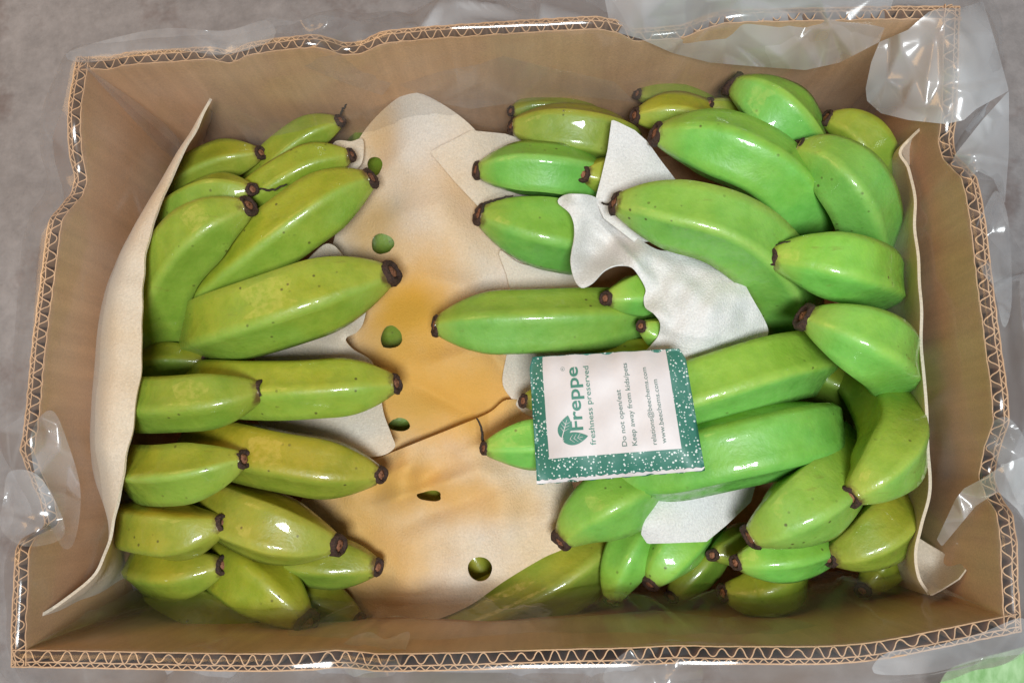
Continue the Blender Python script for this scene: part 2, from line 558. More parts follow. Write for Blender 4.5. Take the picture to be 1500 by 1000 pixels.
# ------------------------------------------------------------------ box
ZR = 0.20
WALLS = {
 'far': [(110, 82, 0), (160, 83, -.003), (182, 76, 0), (260, 70, 0), (308, 67, 0), (322, 70, -.003), (337, 77, -.007), (350, 68, -.003), (362, 62, 0), (401, 54, .002), (460, 49, .003), (478, 53, 0), (500, 62, -.007),
         (527, 61, -.008), (552, 48, -.001), (567, 42, .001), (667, 35, .001), (767, 28, .001), (874, 22, .001), (905, 28, -.004), (928, 42, -.014), (1000, 36, -.013), (1035, 20, -.004), (1060, 13, 0), (1200, 10, 0), (1351, 7, 0), (1408, 8, 0)],
 'right': [(1408, 8, 0), (1404, 60, 0), (1406, 110, 0), (1400, 170, -.004), (1394, 205, -.012), (1400, 228, -.012), (1424, 246, -.004), (1432, 258, 0), (1445, 300, 0), (1448, 353, 0), (1458, 433, 0), (1467, 500, 0), (1477, 567, 0), (1480, 617, -.002), (1468, 655, -.014), (1458, 700, -.022), (1476, 735, -.013), (1484, 752, -.004), (1490, 800, 0), (1494, 866, 0), (1498, 925, 0)],
 'near': [(1498, 925, 0), (1433, 938, 0), (1333, 958, 0), (1283, 970, 0), (1200, 974, 0), (1057, 972, 0), (994, 971, -.004), (917, 975, 0), (800, 977, 0), (700, 981, 0), (550, 984, 0), (515, 978, -.006), (490, 976, -.007), (460, 980, -.002), (400, 984, 0), (250, 981, 0), (100, 978, 0), (14, 977, 0)],
 'left': [(14, 977, 0), (13, 933, 0), (17, 866, 0), (22, 806, 0), (34, 786, -.006), (64, 772, -.026), (55, 735, -.022), (38, 690, -.008), (28, 660, 0), (37, 600, 0), (44, 507, 0), (57, 416, 0), (66, 343, 0), (72, 318, -.002), (100, 284, -.017), (108, 262, -.019), (101, 227, -.01), (96, 190, -.004), (100, 150, 0), (106, 105, 0), (110, 82, 0)],
}
box = empty('cardboard_box', (0, 0, 0))
tag(box, 'open brown corrugated cardboard box holding the green bananas', 'box')
BASE = []
LOOP = []
def build_wall(key, seed):
    pts = []
    for (x, y, dh) in WALLS[key]:
        p = P(x, y, ZR + dh); pts.append((p[0], p[1], ZR + dh))
    pts = np.array(pts)
    s = np.concatenate([[0], np.cumsum(np.linalg.norm(np.diff(pts[:, :2], axis=0), axis=1))])
    # plan line straightened a little, height kept sharp
    n = int(s[-1] / 0.0009)
    ss = np.linspace(0, s[-1], n)
    xy = np.stack([np.interp(ss, s, pts[:, k]) for k in range(2)], 1)
    h = np.interp(ss, s, pts[:, 2])
    k = 45
    ker = np.hanning(2 * k + 1); ker /= ker.sum()
    xs = np.stack([np.convolve(np.concatenate([2 * xy[0, c] - xy[k:0:-1, c], xy[:, c], 2 * xy[-1, c] - xy[-2:-k - 2:-1, c]]), ker, 'valid') for c in range(2)], 1)
    k2 = 4
    ker2 = np.hanning(2 * k2 + 1); ker2 /= ker2.sum()
    h = np.convolve(np.pad(h, k2, mode='edge'), ker2, 'valid')
    T = np.gradient(xs, axis=0); T /= np.linalg.norm(T, axis=1, keepdims=True)
    Nin = np.stack([T[:, 1], -T[:, 0]], 1)           # clockwise loop: inward is to the right of travel
    LOOP.append((xs, h, Nin))
    BASE.extend([tuple(xs[i]) for i in range(0, n, 40)])
    r = np.random.default_rng(seed)
    def jitter(a): return vnoise(np.stack([ss * 100, ss * 0 + a], 1), 0.9, seed * 7 + a) * 0.0004
    def ribbon(name, off, top, mat, parent, th, z0=0.004, rows=2):
        V = []
        zz = np.linspace(0, 1, rows)
        pxy = xs + Nin * off[:, None]
        for i in range(n):
            for q in zz:
                V.append((pxy[i, 0], pxy[i, 1], z0 + (top[i] - z0) * q))
        o = solidify(mesh_obj(name, V, grid_faces(n, rows), mat, parent), th, 0.0)
        o.data.materials.append(M_CARD_EDGE)
        o.modifiers[0].material_offset_rim = 1             # the cut edge is paler than the faces
        return o
    one = np.ones(n)
    w = ribbon('wall_panel', one * 0.0086, h + jitter(1), M_CARD, box, 0.0006)
    ribbon('outer_liner', one * 0.0, h - 0.0012 + jitter(2), M_CARD, w, 0.0007)
    ribbon('middle_liner', one * 0.0026, h - 0.0008 + jitter(3), M_FLUTE, w, 0.0006)
    ph = ss / 0.0092 * 2 * math.pi + vnoise(np.stack([ss * 100, ss * 0], 1), 6, seed) * 1.6
    amp = 0.0026 * np.clip(1 + 0.22 * vnoise(np.stack([ss * 100, ss * 0], 1), 3, seed + 3) + 0.10 * vnoise(np.stack([ss * 100, ss * 0], 1), 0.8, seed + 4), 0.45, 1.12)
    sw = np.sin(ph); sw = np.sign(sw) * np.abs(sw) ** 0.8
    ribbon('wide_flute', 0.0056 + amp * sw, h + 0.0001 + jitter(4), M_FLUTE, w, 0.0006)
    ph2 = ss / 0.0058 * 2 * math.pi
    ribbon('narrow_flute', 0.0013 + 0.0010 * np.sin(ph2), h - 0.0011 + jitter(5), M_FLUTE, w, 0.0005)
for i, kname in enumerate(('far', 'right', 'near', 'left')):
    build_wall(kname, 11 + i)
bv = [(x, y, 0.004) for x, y in BASE] + [(x, y, 0.009) for x, y in BASE]
nb = len(BASE)
mesh_obj('base_panel', bv, [tuple(range(nb))[::-1], tuple(range(nb, 2 * nb))] + [(i, (i + 1) % nb, nb + (i + 1) % nb, nb + i) for i in range(nb)], M_CARD, box, smooth=False)

# ------------------------------------------------------------------ bananas
# colours (linear reflectance) of the fingers, warm bounce and shade painted in
GREENS = {
 'y': (0.225, 0.295, 0.032),    # yellow-green, warm bounce painted in
 'm': (0.210, 0.325, 0.040),    # between
 'g': (0.165, 0.440, 0.080),    # fresh
 'p': (0.180, 0.420, 0.070),    # pale
 'd': (0.160, 0.260, 0.030),    # darker, shade painted in for fingers deep in the gaps
}
def banana(hw, pts, tone, label, group, fil=None, twist=None, nub=0.33, taper=2.15):
    W = np.array([P(*p) for p in pts])
    W[0] = P(pts[0][0], pts[0][1], pts[0][2] + 0.010)      # the tip turns up a little
    mid = W[min(2, len(W) - 1)]
    R = hw * depth(mid) / F_PX
    n, m = 44, 30
    C = catmull(W, n)
    s = np.concatenate([[0], np.cumsum(np.linalg.norm(np.diff(C, axis=0), axis=1))])
    # rings denser at the tip
    L = s[-1]
    sn = L * (np.linspace(0, 1, n) ** 1.25)
    C = np.stack([np.interp(sn, s, C[:, k]) for k in range(3)], 1)
    T = np.gradient(C, axis=0); T /= np.linalg.norm(T, axis=1, keepdims=True)
    x = np.clip(sn / (taper * R), 0, 1)
    rad = R * (nub + (1 - nub) * (1 - (1 - x) ** 2.1))
    rad *= 1 + 0.02 * vnoise(np.stack([sn / R, sn * 0], 1), 4, int(hw * 10 + pts[0][0]))
    tail = np.clip((sn - (L - 1.6 * R)) / (1.6 * R), 0, 1)
    rad *= np.sqrt(np.clip(1 - 0.86 * tail ** 2.2, 0.02, 1))
    tw = RNG.uniform(0, 2 * math.pi) if twist is None else twist
    V = []; ridge = []; along = []; facet = []
    fv = RNG.uniform(-0.35, 0.35, 5)
    a = np.cross(T[0], [0, 0, 1.0]); a /= np.linalg.norm(a) + 1e-9
    sq = RNG.uniform(0.94, 1.0)
    uneven = RNG.uniform(-0.10, 0.10, 5)
    for i in range(n):
        a = a - T[i] * (a @ T[i]); a /= np.linalg.norm(a)
        b = np.cross(T[i], a)
        # five rounded faces that fade out towards the tip
        k5 = 1.0 * min(1.0, 0.25 + x[i])
        for k in range(m):
            th = 2 * math.pi * k / m
            ph = (th + tw) * 5 / (2 * math.pi)
            fi = int(math.floor(ph + 0.5)) % 5
            fr = ph - math.floor(ph + 0.5)              # -0.5..0.5, face centre at 0
            al = fr * 2 * math.pi / 5
            pent = (math.cos(math.pi / 5) / math.cos(al)) ** 1.3 * 1.14
            r = rad[i] * ((1 - k5) + k5 * pent) * (1 + uneven[fi] * 0.25 * math.cos(math.pi * fr))
            V.append(C[i] + r * (a * math.cos(th) + b * math.sin(th) * sq))
            ridge.append(max(0.0, (abs(fr) - 0.40) / 0.10) ** 1.5 * (x[i] > 0.05))
            along.append(sn[i] / (5.5 * R))
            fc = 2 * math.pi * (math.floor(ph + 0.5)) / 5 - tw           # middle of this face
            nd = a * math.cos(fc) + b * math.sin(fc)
            facet.append(0.42 + 0.75 * nd[1] + 0.15 * nd[2] + fv[fi])  # far and upward faces yellower: warm light painted in, plus random
    F = grid_faces(n, m, closed_v=True)
    F += [tuple(range(m))[::-1], tuple((n - 1) * m + k for k in range(m))]
    root = empty('banana', C[n // 2])
    tag(root, label, 'banana', group)
    body = mesh_obj('peel', V, F, M_PEEL, root)
    for nm, val in (('ridge', ridge), ('along', along), ('facet', facet)):
        at = body.data.attributes.new(nm, 'FLOAT', 'POINT')
        at.data.foreach_set('value', np.clip(val, 0, 1).astype(np.float32))
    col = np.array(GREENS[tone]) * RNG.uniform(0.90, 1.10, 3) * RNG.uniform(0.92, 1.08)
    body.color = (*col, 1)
    # crusty cut tip
    t0 = T[0] - np.array([0.0, 0.05, 0.55]); t0 /= np.linalg.norm(t0); a = np.cross(t0, [0, 0, 1.0]); a /= np.linalg.norm(a) + 1e-9; b = np.cross(t0, a)
    r0 = rad[0] * 0.96
    mm = 22
    prof = [(0.10, 0.98), (0.04, 1.09), (-0.05, 1.14), (-0.15, 1.10), (-0.22, 0.92), (-0.20, 0.70), (-0.12, 0.60), (-0.10, 0.0)]
    TV = []
    rr = np.random.default_rng(int(pts[0][0] * 13 + pts[0][1]))
    tl_, tr_ = rr.uniform(0.7, 1.35), rr.uniform(0.88, 1.08)
    r0 *= tr_
    lump = 1 + rr.uniform(0.03, 0.12) * np.sin(np.arange(mm) / mm * 2 * math.pi * 2 + rr.uniform(0, 6)) + rr.normal(0, 0.035, mm)
    for (ax, rf) in prof:
        for k in range(mm):
            th = 2 * math.pi * k / mm
            q = r0 * rf * (lump[k] if rf > 0.5 else 1) * (1 + rr.normal(0, 0.025))
            TV.append(C[0] + t0 * (ax * tl_ * R * 0.85 + rr.normal(0, 0.012) * R) + q * (a * math.cos(th) + b * math.sin(th)))
    tip = mesh_obj('tip', TV, grid_faces(len(prof), mm, closed_v=True), M_TIP, root)
    CV = []
    for (ax, rf) in ((-0.10, 0.60), (-0.17, 0.42), (-0.19, 0.2), (-0.18, 0.02)):
        for k in range(12):
            th = 2 * math.pi * k / 12
            CV.append(C[0] + t0 * (ax * tl_ * R * 0.85 + rr.normal(0, 0.012) * R) + r0 * rf * (1 + rr.normal(0, 0.08)) * (a * math.cos(th) + b * math.sin(th)))
    mesh_obj('core', CV, grid_faces(4, 12, closed_v=True) + [tuple(36 + k for k in range(12))], M_CORE, tip)
    for fpts in (fil or []):
        q = catmull([P(*p) for p in fpts], 14)
        q[1:-1] += rr.normal(0, 0.0003, (12, 3))
        tube('filament', q, np.linspace(0.0011, 0.0005, 14), M_FIL, root)
    return root

GL = 'bananas with tips towards the middle from the tan foam end'
GR = 'bananas with tips towards the middle from the far foam end'
GU = 'bananas lying under the foam sheets'
B = [
 # ---- one end of the box
 (27, [(497, 178, .118), (450, 198, .126), (400, 238, .120), (360, 285, .10)], 'y', 'topmost yellow-green banana of its row, thread on its tip standing up by the back wall', GL, [[(497, 178, .122), (500, 165, .128), (508, 152, .132)]]),
 (29, [(381, 225, .122), (330, 236, .130), (282, 258, .124), (255, 295, .095)], 'y', 'short yellow-green banana touching the upper end of the tan foam strip', GL, None),
 (31, [(512, 228, .130), (455, 243, .140), (395, 278, .138), (345, 325, .115), (330, 350, .09)], 'y', 'glossy yellow-green banana whose tip touches the torn upper foam corner', GL, None),
 (28, [(368, 278, .145), (310, 284, .150), (262, 310, .138), (245, 345, .11)], 'm', 'slim banana with a long dark thread pointing away from the foam strip', GL, [[(370, 278, .146), (385, 278, .152), (402, 278, .155), (420, 270, .158)]]),
 (45, [(362, 303, .152), (305, 332, .160), (255, 388, .144), (232, 455, .120), (225, 520, .08)], 'm', 'large curved banana bending along the tan foam strip, shiny near its tip', GL, [[(362, 306, .154), (348, 315, .160), (334, 306, .163)]]),
 (46, [(541, 263, .132), (485, 292, .144), (410, 345, .144), (330, 410, .125), (285, 455, .085)], 'm', 'long banana ending beside the topmost hole in the foam', GL, None),
 (56, [(568, 402, .135), (490, 424, .148), (405, 452, .150), (335, 474, .136), (312, 482, .105), (308, 485, .06)], 'm', 'thick banana lying alone with dark blunt tip near the middle of the foam', GL, None),
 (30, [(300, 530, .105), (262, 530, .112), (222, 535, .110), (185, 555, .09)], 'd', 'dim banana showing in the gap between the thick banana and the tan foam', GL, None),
 (43, [(578, 562, .134), (505, 567, .146), (420, 572, .148), (335, 570, .132), (295, 566, .10), (285, 565, .06)], 'm', 'banana with speckled shine and a hanging shred at its dark tip', GL, [[(578, 566, .137), (573, 577, .138), (559, 583, .142)]]),
 (42, [(382, 572, .150), (320, 584, .163), (255, 589, .160), (195, 590, .136), (170, 590, .09)], 'm', 'short plump banana crossing over the one with the speckled shine', GL, None),
 (45, [(554, 695, .132), (480, 684, .146), (400, 670, .148), (325, 652, .130), (290, 642, .09)], 'y', 'yellowish banana with a small white glint, tip by the torn foam flap', GL, None),
 (42, [(355, 673, .155), (300, 688, .166), (245, 694, .158), (212, 692, .134), (205, 690, .09)], 'm', 'banana with a dark freckle beside its ragged tip', GL, [[(357, 671, .157), (366, 667, .160), (376, 666, .161)]]),
 (48, [(491, 797, .128), (432, 784, .143), (372, 764, .143), (322, 740, .122), (300, 725, .08)], 'y', 'fat golden-green banana with soft glint, third up from the near wall', GL, None),
 (42, [(326, 768, .144), (275, 779, .152), (225, 775, .142), (200, 768, .118), (195, 765, .08)], 'y', 'plump olive banana directly below the freckled one', GL, None),
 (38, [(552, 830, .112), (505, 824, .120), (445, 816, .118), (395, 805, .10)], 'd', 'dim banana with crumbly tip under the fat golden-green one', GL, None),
 (38, [(326, 828, .122), (270, 838, .128), (232, 834, .118), (205, 825, .09)], 'y', 'shaded olive banana at the lower end of the tan foam strip', GL, None),
 (50, [(447, 908, .122), (413, 880, .130), (372, 848, .124), (335, 822, .10), (315, 800, .07)], 'y', 'banana pointing at the near wall with two bright glints', GL, None),
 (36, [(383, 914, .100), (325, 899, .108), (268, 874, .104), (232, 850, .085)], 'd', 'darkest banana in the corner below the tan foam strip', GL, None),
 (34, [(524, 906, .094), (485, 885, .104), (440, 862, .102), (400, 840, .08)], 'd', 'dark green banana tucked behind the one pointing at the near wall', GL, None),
 # ---- other end
 (22, [(750, 163, .108), (785, 159, .114), (835, 164, .11), (880, 180, .095)], 'd', 'rear banana mostly hidden at the back wall, beside the small foam flap', GR, None),
 (39, [(752, 185, .124), (808, 188, .136), (870, 196, .134), (930, 215, .112)], 'm', 'olive banana with a black shredded tip above the small foam flap', GR, None),
 (38, [(702, 250, .132), (760, 248, .145), (822, 253, .143), (885, 268, .12)], 'g', 'bright green banana with one white glint and a ragged tip on the small foam flap', GR, [[(702, 250, .134), (698, 255, .136), (692, 256, .137)]]),
 (31, [(856, 256, .140), (888, 258, .140), (930, 262, .120)], 'm', 'stub of banana poking out beneath the white foam triangle', GR, None),
 (52, [(706, 315, .126), (765, 330, .134), (830, 344, .126), (900, 358, .100)], 'g', 'vivid green banana against the rolled white foam edge', GR, [[(706, 312, .142), (712, 298, .150), (735, 290, .156), (752, 287, .157)]]),
 (24, [(935, 138, .115), (975, 142, .122), (1020, 158, .112), (1060, 185, .09)], 'd', 'small banana at the back wall, higher of two with ragged dark tips', GR, None),
 (33, [(933, 170, .128), (980, 169, .136), (1030, 184, .126), (1070, 215, .09)], 'm', 'yellow-green banana behind the tip of the white foam triangle', GR, None),
 (24, [(1040, 152, .125), (1070, 168, .128), (1100, 200, .11)], 'd', 'shaded banana with a black tip wedged behind the uppermost round banana', GR, None),
 (47, [(1075, 125, .140), (1113, 145, .155), (1152, 180, .152), (1178, 228, .12), (1185, 255, .08)], 'g', 'uppermost round banana with a square white shine by the back wall', GR, None),
 (52, [(965, 197, .155), (1040, 210, .168), (1118, 243, .166), (1165, 295, .145), (1180, 345, .10)], 'g', 'long banana with a bar of white shine and a shrivelled thread on its tip', GR, [[(966, 192, .160), (980, 183, .166), (1000, 176, .168), (1024, 169, .168)], [(975, 188, .163), (995, 180, .168), (1018, 174, .169)]]),
 (37, [(1213, 174, .140), (1252, 190, .152), (1276, 225, .145), (1284, 280, .11)], 'm', 'round banana in the back corner with a black wet tip', GR, None),
 (48, [(1168, 219, .158), (1212, 236, .172), (1252, 278, .170), (1272, 335, .14), (1275, 370, .09)], 'g', 'curved bright banana with several white glints next to the far foam sheet', GR, None),
 (52, [(904, 298, .165), (975, 310, .178), (1060, 332, .178), (1120, 378, .160), (1150, 440, .12), (1160, 490, .07)], 'p', 'biggest banana, dotted along its top, lying over the white foam drape', GR, [[(904, 296, .168), (915, 284, .176), (928, 279, .180), (937, 271, .182)], [(902, 300, .166), (890, 299, .166), (881, 298, .166)]]),
 (50, [(1131, 377, .170), (1188, 380, .182), (1248, 392, .178), (1280, 408, .145), (1285, 425, .09)], 'g', 'short fat banana with a hooked thread, between two others along the far foam', GR, [[(1131, 372, .173), (1136, 360, .182), (1150, 355, .188), (1167, 354, .190)]]),
 (54, [(1183, 466, .172), (1232, 484, .186), (1280, 508, .180), (1300, 532, .145), (1298, 560, .09)], 'g', 'squat pointed banana with sharp side, above the two long ones by the sachet', GR, None),
 (47, [(641, 477, .132), (722, 474, .146), (820, 471, .146), (900, 468, .132), (960, 465, .10)], 'g', 'straight green banana reaching farthest onto the foam, above the sachet', GR, None),
 (33, [(890, 437, .148), (925, 432, .153), (970, 424, .14)], 'g', 'banana stub under the lower edge of the white foam drape, higher of two', GR, None),
 (27, [(940, 478, .148), (970, 490, .150), (1010, 500, .135)], 'g', 'small banana stub under the white foam drape, lower of two', GR, None),
 (26, [(840, 545, .130), (905, 527, .136), (980, 520, .132), (1050, 520, .11)], 'm', 'sliver of banana showing along the top edge of the sachet', GR, None),
 (29, [(768, 587, .130), (805, 582, .136), (860, 572, .128)], 'm', 'banana tip peeking out at the middle of the sachet edge', GR, None),
 (36, [(712, 656, .136), (758, 650, .145), (830, 645, .145), (900, 640, .125)], 'g', 'banana with a crooked thread pointing up, tip beside the lower sachet edge', GR, [[(712, 656, .139), (707, 642, .144), (706, 628, .148), (698, 612, .150)]]),
 (51, [(890, 612, .145), (965, 590, .156), (1050, 564, .164), (1125, 541, .160), (1172, 532, .135), (1182, 532, .08)], 'g', 'long banana going under the sachet, upper of two', GR, None),
 (57, [(890, 700, .135), (975, 682, .152), (1070, 660, .166), (1150, 642, .164), (1190, 634, .135), (1195, 636, .08)], 'g', 'long thick banana going under the sachet, lower of two', GR, None),
 (52, [(825, 788, .130), (858, 757, .143), (908, 727, .143), (965, 695, .12)], 'g', 'banana below the sachet with a round brown end resting on the foam', GR, None),
 (44, [(955, 850, .106), (977, 818, .118), (1005, 775, .108), (1025, 735, .085)], 'g', 'vivid banana hanging below the white foam square', GR, None),
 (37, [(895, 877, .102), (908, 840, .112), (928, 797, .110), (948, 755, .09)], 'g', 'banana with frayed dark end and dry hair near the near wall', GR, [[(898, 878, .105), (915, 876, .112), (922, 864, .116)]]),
 (57, [(1103, 785, .156), (1148, 760, .172), (1195, 728, .168), (1228, 690, .14), (1240, 655, .09)], 'g', 'fat banana with orange-brown end and forked white glint below the long thick one', GR, None),
 (48, [(1247, 726, .174), (1287, 692, .182), (1312, 645, .164), (1292, 595, .125), (1262, 555, .085), (1215, 515, .045), (1190, 495, .03)], 'p', 'hooked banana curling down along the far foam sheet', GR, None),
 (38, [(1081, 823, .132), (1128, 816, .142), (1180, 803, .134), (1220, 785, .10)], 'g', 'small shiny banana right under the fat one with orange-brown end', GR, None),
 (42, [(1062, 868, .104), (1100, 868, .115), (1138, 852, .112), (1158, 825, .08)], 'd', 'shade-darkened olive banana at the near wall with a reddish end', GR, None),
 (46, [(1217, 815, .130), (1262, 797, .142), (1298, 766, .136), (1308, 730, .10)], 'y', 'shaded olive banana with a short dark thread beside the folded foam corner', GR, [[(1217, 815, .135), (1235, 816, .146), (1258, 811, .152)]]),
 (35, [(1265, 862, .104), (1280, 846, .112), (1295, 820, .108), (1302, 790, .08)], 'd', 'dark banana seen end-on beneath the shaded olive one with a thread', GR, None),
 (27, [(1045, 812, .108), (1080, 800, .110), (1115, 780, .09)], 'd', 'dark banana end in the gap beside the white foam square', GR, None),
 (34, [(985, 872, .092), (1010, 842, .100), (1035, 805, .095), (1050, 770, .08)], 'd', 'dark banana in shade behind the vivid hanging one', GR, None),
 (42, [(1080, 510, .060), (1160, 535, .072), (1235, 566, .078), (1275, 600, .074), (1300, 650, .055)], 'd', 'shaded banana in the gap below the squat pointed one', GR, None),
 # ---- below the foam
 (50, [(610, 935, .070), (690, 905, .088), (770, 872, .094), (840, 832, .094), (895, 780, .08)], 'm', 'ribbed olive banana coming out under the lower foam sheet at the near wall', GU, None),
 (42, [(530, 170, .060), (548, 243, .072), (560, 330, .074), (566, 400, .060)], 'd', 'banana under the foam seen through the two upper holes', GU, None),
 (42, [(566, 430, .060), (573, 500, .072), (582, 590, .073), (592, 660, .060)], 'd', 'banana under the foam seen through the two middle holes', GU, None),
 (42, [(600, 675, .062), (632, 725, .074), (690, 815, .075), (725, 875, .06)], 'y', 'banana under the lower foam sheet seen through its two holes', GU, None),
]
for b in B:
    banana(*b)

# ------------------------------------------------------------------ foam sheets
def ell(cx, cy, rx, ry, seed=0, n=22, wob=0.06):
    r = np.random.default_rng(seed)
    w = 1 + wob * np.sin(np.arange(n) / n * 6.283 * 3 + r.uniform(0, 6)) + r.normal(0, wob * 0.3, n)
    return [(cx + rx * w[k] * math.cos(2 * math.pi * k / n), cy + ry * w[k] * math.sin(2 * math.pi * k / n)) for k in range(n)]

def folds(q, segs):
    out_ = np.zeros(len(q))
    for (x1, y1, x2, y2, w, am) in segs:
        a = np.array([x1, y1], float); d = np.array([x2 - x1, y2 - y1], float); L2 = d @ d
        t = np.clip(((q - a) @ d) / L2, 0, 1)
        r = np.linalg.norm(q - a - t[:, None] * d, axis=1)
        out_ += am * np.exp(-(r / w) ** 1.6) * np.sin(np.pi * np.clip(t, 0.04, 0.96)) ** 0.5
    return out_

zc = tps([(600, 137, .138), (560, 165, .126), (520, 235, .114), (640, 150, .136), (690, 188, .128), (600, 220, .124), (545, 245, .114), (660, 280, .126), (720, 300, .118),
          (560, 355, .113), (620, 350, .124), (680, 360, .124), (600, 420, .114), (680, 410, .116), (470, 420, .106), (573, 495, .111), (640, 520, .110), (720, 500, .112), (620, 570, .113),
          (585, 622, .111), (680, 590, .110), (760, 560, .112), (440, 600, .104), (640, 650, .108), (740, 640, .11), (540, 700, .107)])
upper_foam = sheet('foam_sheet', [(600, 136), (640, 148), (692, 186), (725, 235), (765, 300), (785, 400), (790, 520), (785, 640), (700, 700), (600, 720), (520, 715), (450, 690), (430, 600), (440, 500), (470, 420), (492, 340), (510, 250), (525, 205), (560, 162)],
      zc, M_FOAM_GLOW, holes=[ell(549, 243, 11, 14, 1), ell(560, 357, 17, 15, 2), ell(573, 494, 16, 17, 3), ell(585, 622, 16, 10, 4)], step=3.5,
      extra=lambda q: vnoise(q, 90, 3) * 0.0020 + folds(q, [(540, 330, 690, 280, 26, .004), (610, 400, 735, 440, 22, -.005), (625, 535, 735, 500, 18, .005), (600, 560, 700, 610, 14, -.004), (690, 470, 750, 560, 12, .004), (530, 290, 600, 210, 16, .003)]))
tag(upper_foam, 'cream punched foam sheet with painted golden glow and rounded peak at the back wall', 'foam sheet', 'punched foam sheets in the middle')
zl = tps([(575, 668, .117), (640, 640, .122), (700, 618, .122), (745, 590, .118), (600, 690, .122), (660, 668, .115), (720, 650, .120), (620, 700, .113), (690, 690, .124), (760, 670, .118), (630, 725, .113),
          (480, 740, .104), (520, 800, .104), (560, 760, .111), (650, 780, .117), (740, 760, .121), (800, 720, .118), (820, 780, .118), (703, 833, .113), (600, 840, .110), (520, 905, .092), (600, 915, .096), (680, 885, .108), (760, 838, .117), (820, 805, .119)])
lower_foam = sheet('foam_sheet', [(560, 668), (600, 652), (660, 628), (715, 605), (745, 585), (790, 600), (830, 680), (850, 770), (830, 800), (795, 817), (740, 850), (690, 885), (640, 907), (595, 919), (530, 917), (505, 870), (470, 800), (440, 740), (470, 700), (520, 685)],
      zl, M_FOAM_GLOW, holes=[ell(630, 726, 18, 8, 5, wob=0.12), ell(703, 833, 18, 18, 6, wob=0.02)], step=3.5,
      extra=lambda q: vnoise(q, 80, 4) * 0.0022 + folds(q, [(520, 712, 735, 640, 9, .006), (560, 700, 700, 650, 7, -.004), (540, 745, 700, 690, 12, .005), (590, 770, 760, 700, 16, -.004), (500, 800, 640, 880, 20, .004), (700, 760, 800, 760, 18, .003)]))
tag(lower_foam, 'creased punched foam sheet with a round hole, reaching the near wall', 'foam sheet', 'punched foam sheets in the middle')
zf2 = tps([(630, 224, .136), (690, 192, .138), (740, 196, .128), (690, 260, .134), (730, 330, .126), (800, 250, .118), (800, 350, .115)])
f2 = sheet('foam_flap', [(630, 223), (645, 214), (668, 203), (690, 191), (740, 196), (800, 215), (805, 330), (775, 385), (745, 372), (728, 335), (700, 302), (665, 265)], zf2, M_FOAM_C, step=3.5, smooth_outline=False)
tag(f2, 'small pale foam flap with a pointed corner under two banana tips', 'foam sheet', 'small foam scraps')
zf3 = tps([(735, 368, .124), (850, 420, .115), (740, 450, .118), (850, 520, .115), (750, 560, .118), (790, 600, .116), (800, 480, .113)])
f3 = sheet('foam_flap', [(730, 366), (760, 385), (800, 395), (860, 420), (860, 540), (800, 605), (770, 606), (748, 582), (736, 560), (742, 520), (752, 470), (744, 410)], zf3, M_FOAM_C, step=4)
tag(f3, 'foam piece under the straight green banana beside the sachet', 'foam sheet', 'small foam scraps')
zf4 = tps([(400, 420, .112), (470, 362, .128), (490, 362, .133), (505, 382, .122), (540, 430, .124), (533, 470, .126), (505, 497, .136), (520, 515, .122), (545, 540, .120), (560, 600, .124), (577, 655, .127), (550, 667, .126),
           (470, 520, .118), (470, 610, .120), (420, 640, .112), (390, 500, .110), (450, 450, .112), (440, 560, .110)])
f4 = sheet('foam_strip', [(395, 430), (440, 390), (468, 363), (480, 357), (493, 364), (506, 380), (522, 400), (538, 430), (533, 470), (522, 487), (506, 496), (518, 512), (545, 530), (556, 570), (562, 605), (574, 638), (578, 655), (553, 668), (500, 665), (420, 645), (375, 610), (375, 500)], zf4, M_FOAM_C, step=3.5)
tag(f4, 'wavy cream foam strip showing between the bananas, curled at its edge', 'foam sheet', 'small foam scraps')
zf5 = tps([(505, 215, .126), (530, 205, .124), (534, 235, .123), (510, 250, .12), (480, 230, .115)])
f5 = sheet('foam_scrap', [(490, 208), (515, 207), (530, 203), (533, 218), (528, 242), (505, 255), (480, 240)], zf5, M_FOAM_C, step=3)
tag(f5, 'tiny torn foam corner at a banana tip near the back wall', 'foam sheet', 'small foam scraps')

zg1 = tps([(897, 177, .165), (950, 212, .158), (990, 265, .150), (880, 255, .160), (875, 295, .158), (930, 290, .158), (1020, 310, .15), (920, 230, .160)])
g1 = sheet('white_foam', [(896, 175), (908, 180), (930, 191), (948, 207), (968, 235), (995, 270), (1030, 310), (1000, 350), (930, 355), (885, 320), (872, 292), (880, 262), (890, 220)], zg1, M_FOAM_W, step=3.5, smooth_outline=False, extra=lambda q: vnoise(q, 60, 8) * 0.0008)
tag(g1, 'white foam triangle standing up between banana tips', 'foam sheet', 'white foam wraps')
zg2 = tps([(820, 293, .158), (835, 288, .166), (870, 292, .160), (850, 320, .160), (842, 360, .158), (842, 400, .166), (858, 418, .170), (868, 375, .150), (895, 360, .146), (905, 388, .168), (880, 400, .169), (925, 345, .152), (930, 372, .166), (960, 385, .164),
           (1000, 372, .160), (1050, 382, .160), (1095, 425, .162), (1122, 480, .152), (1080, 505, .158), (1000, 440, .172), (1050, 450, .174), (970, 440, .170), (945, 445, .164), (957, 458, .170), (965, 490, .163), (950, 515, .158), (1010, 500, .168), (1040, 525, .160)])
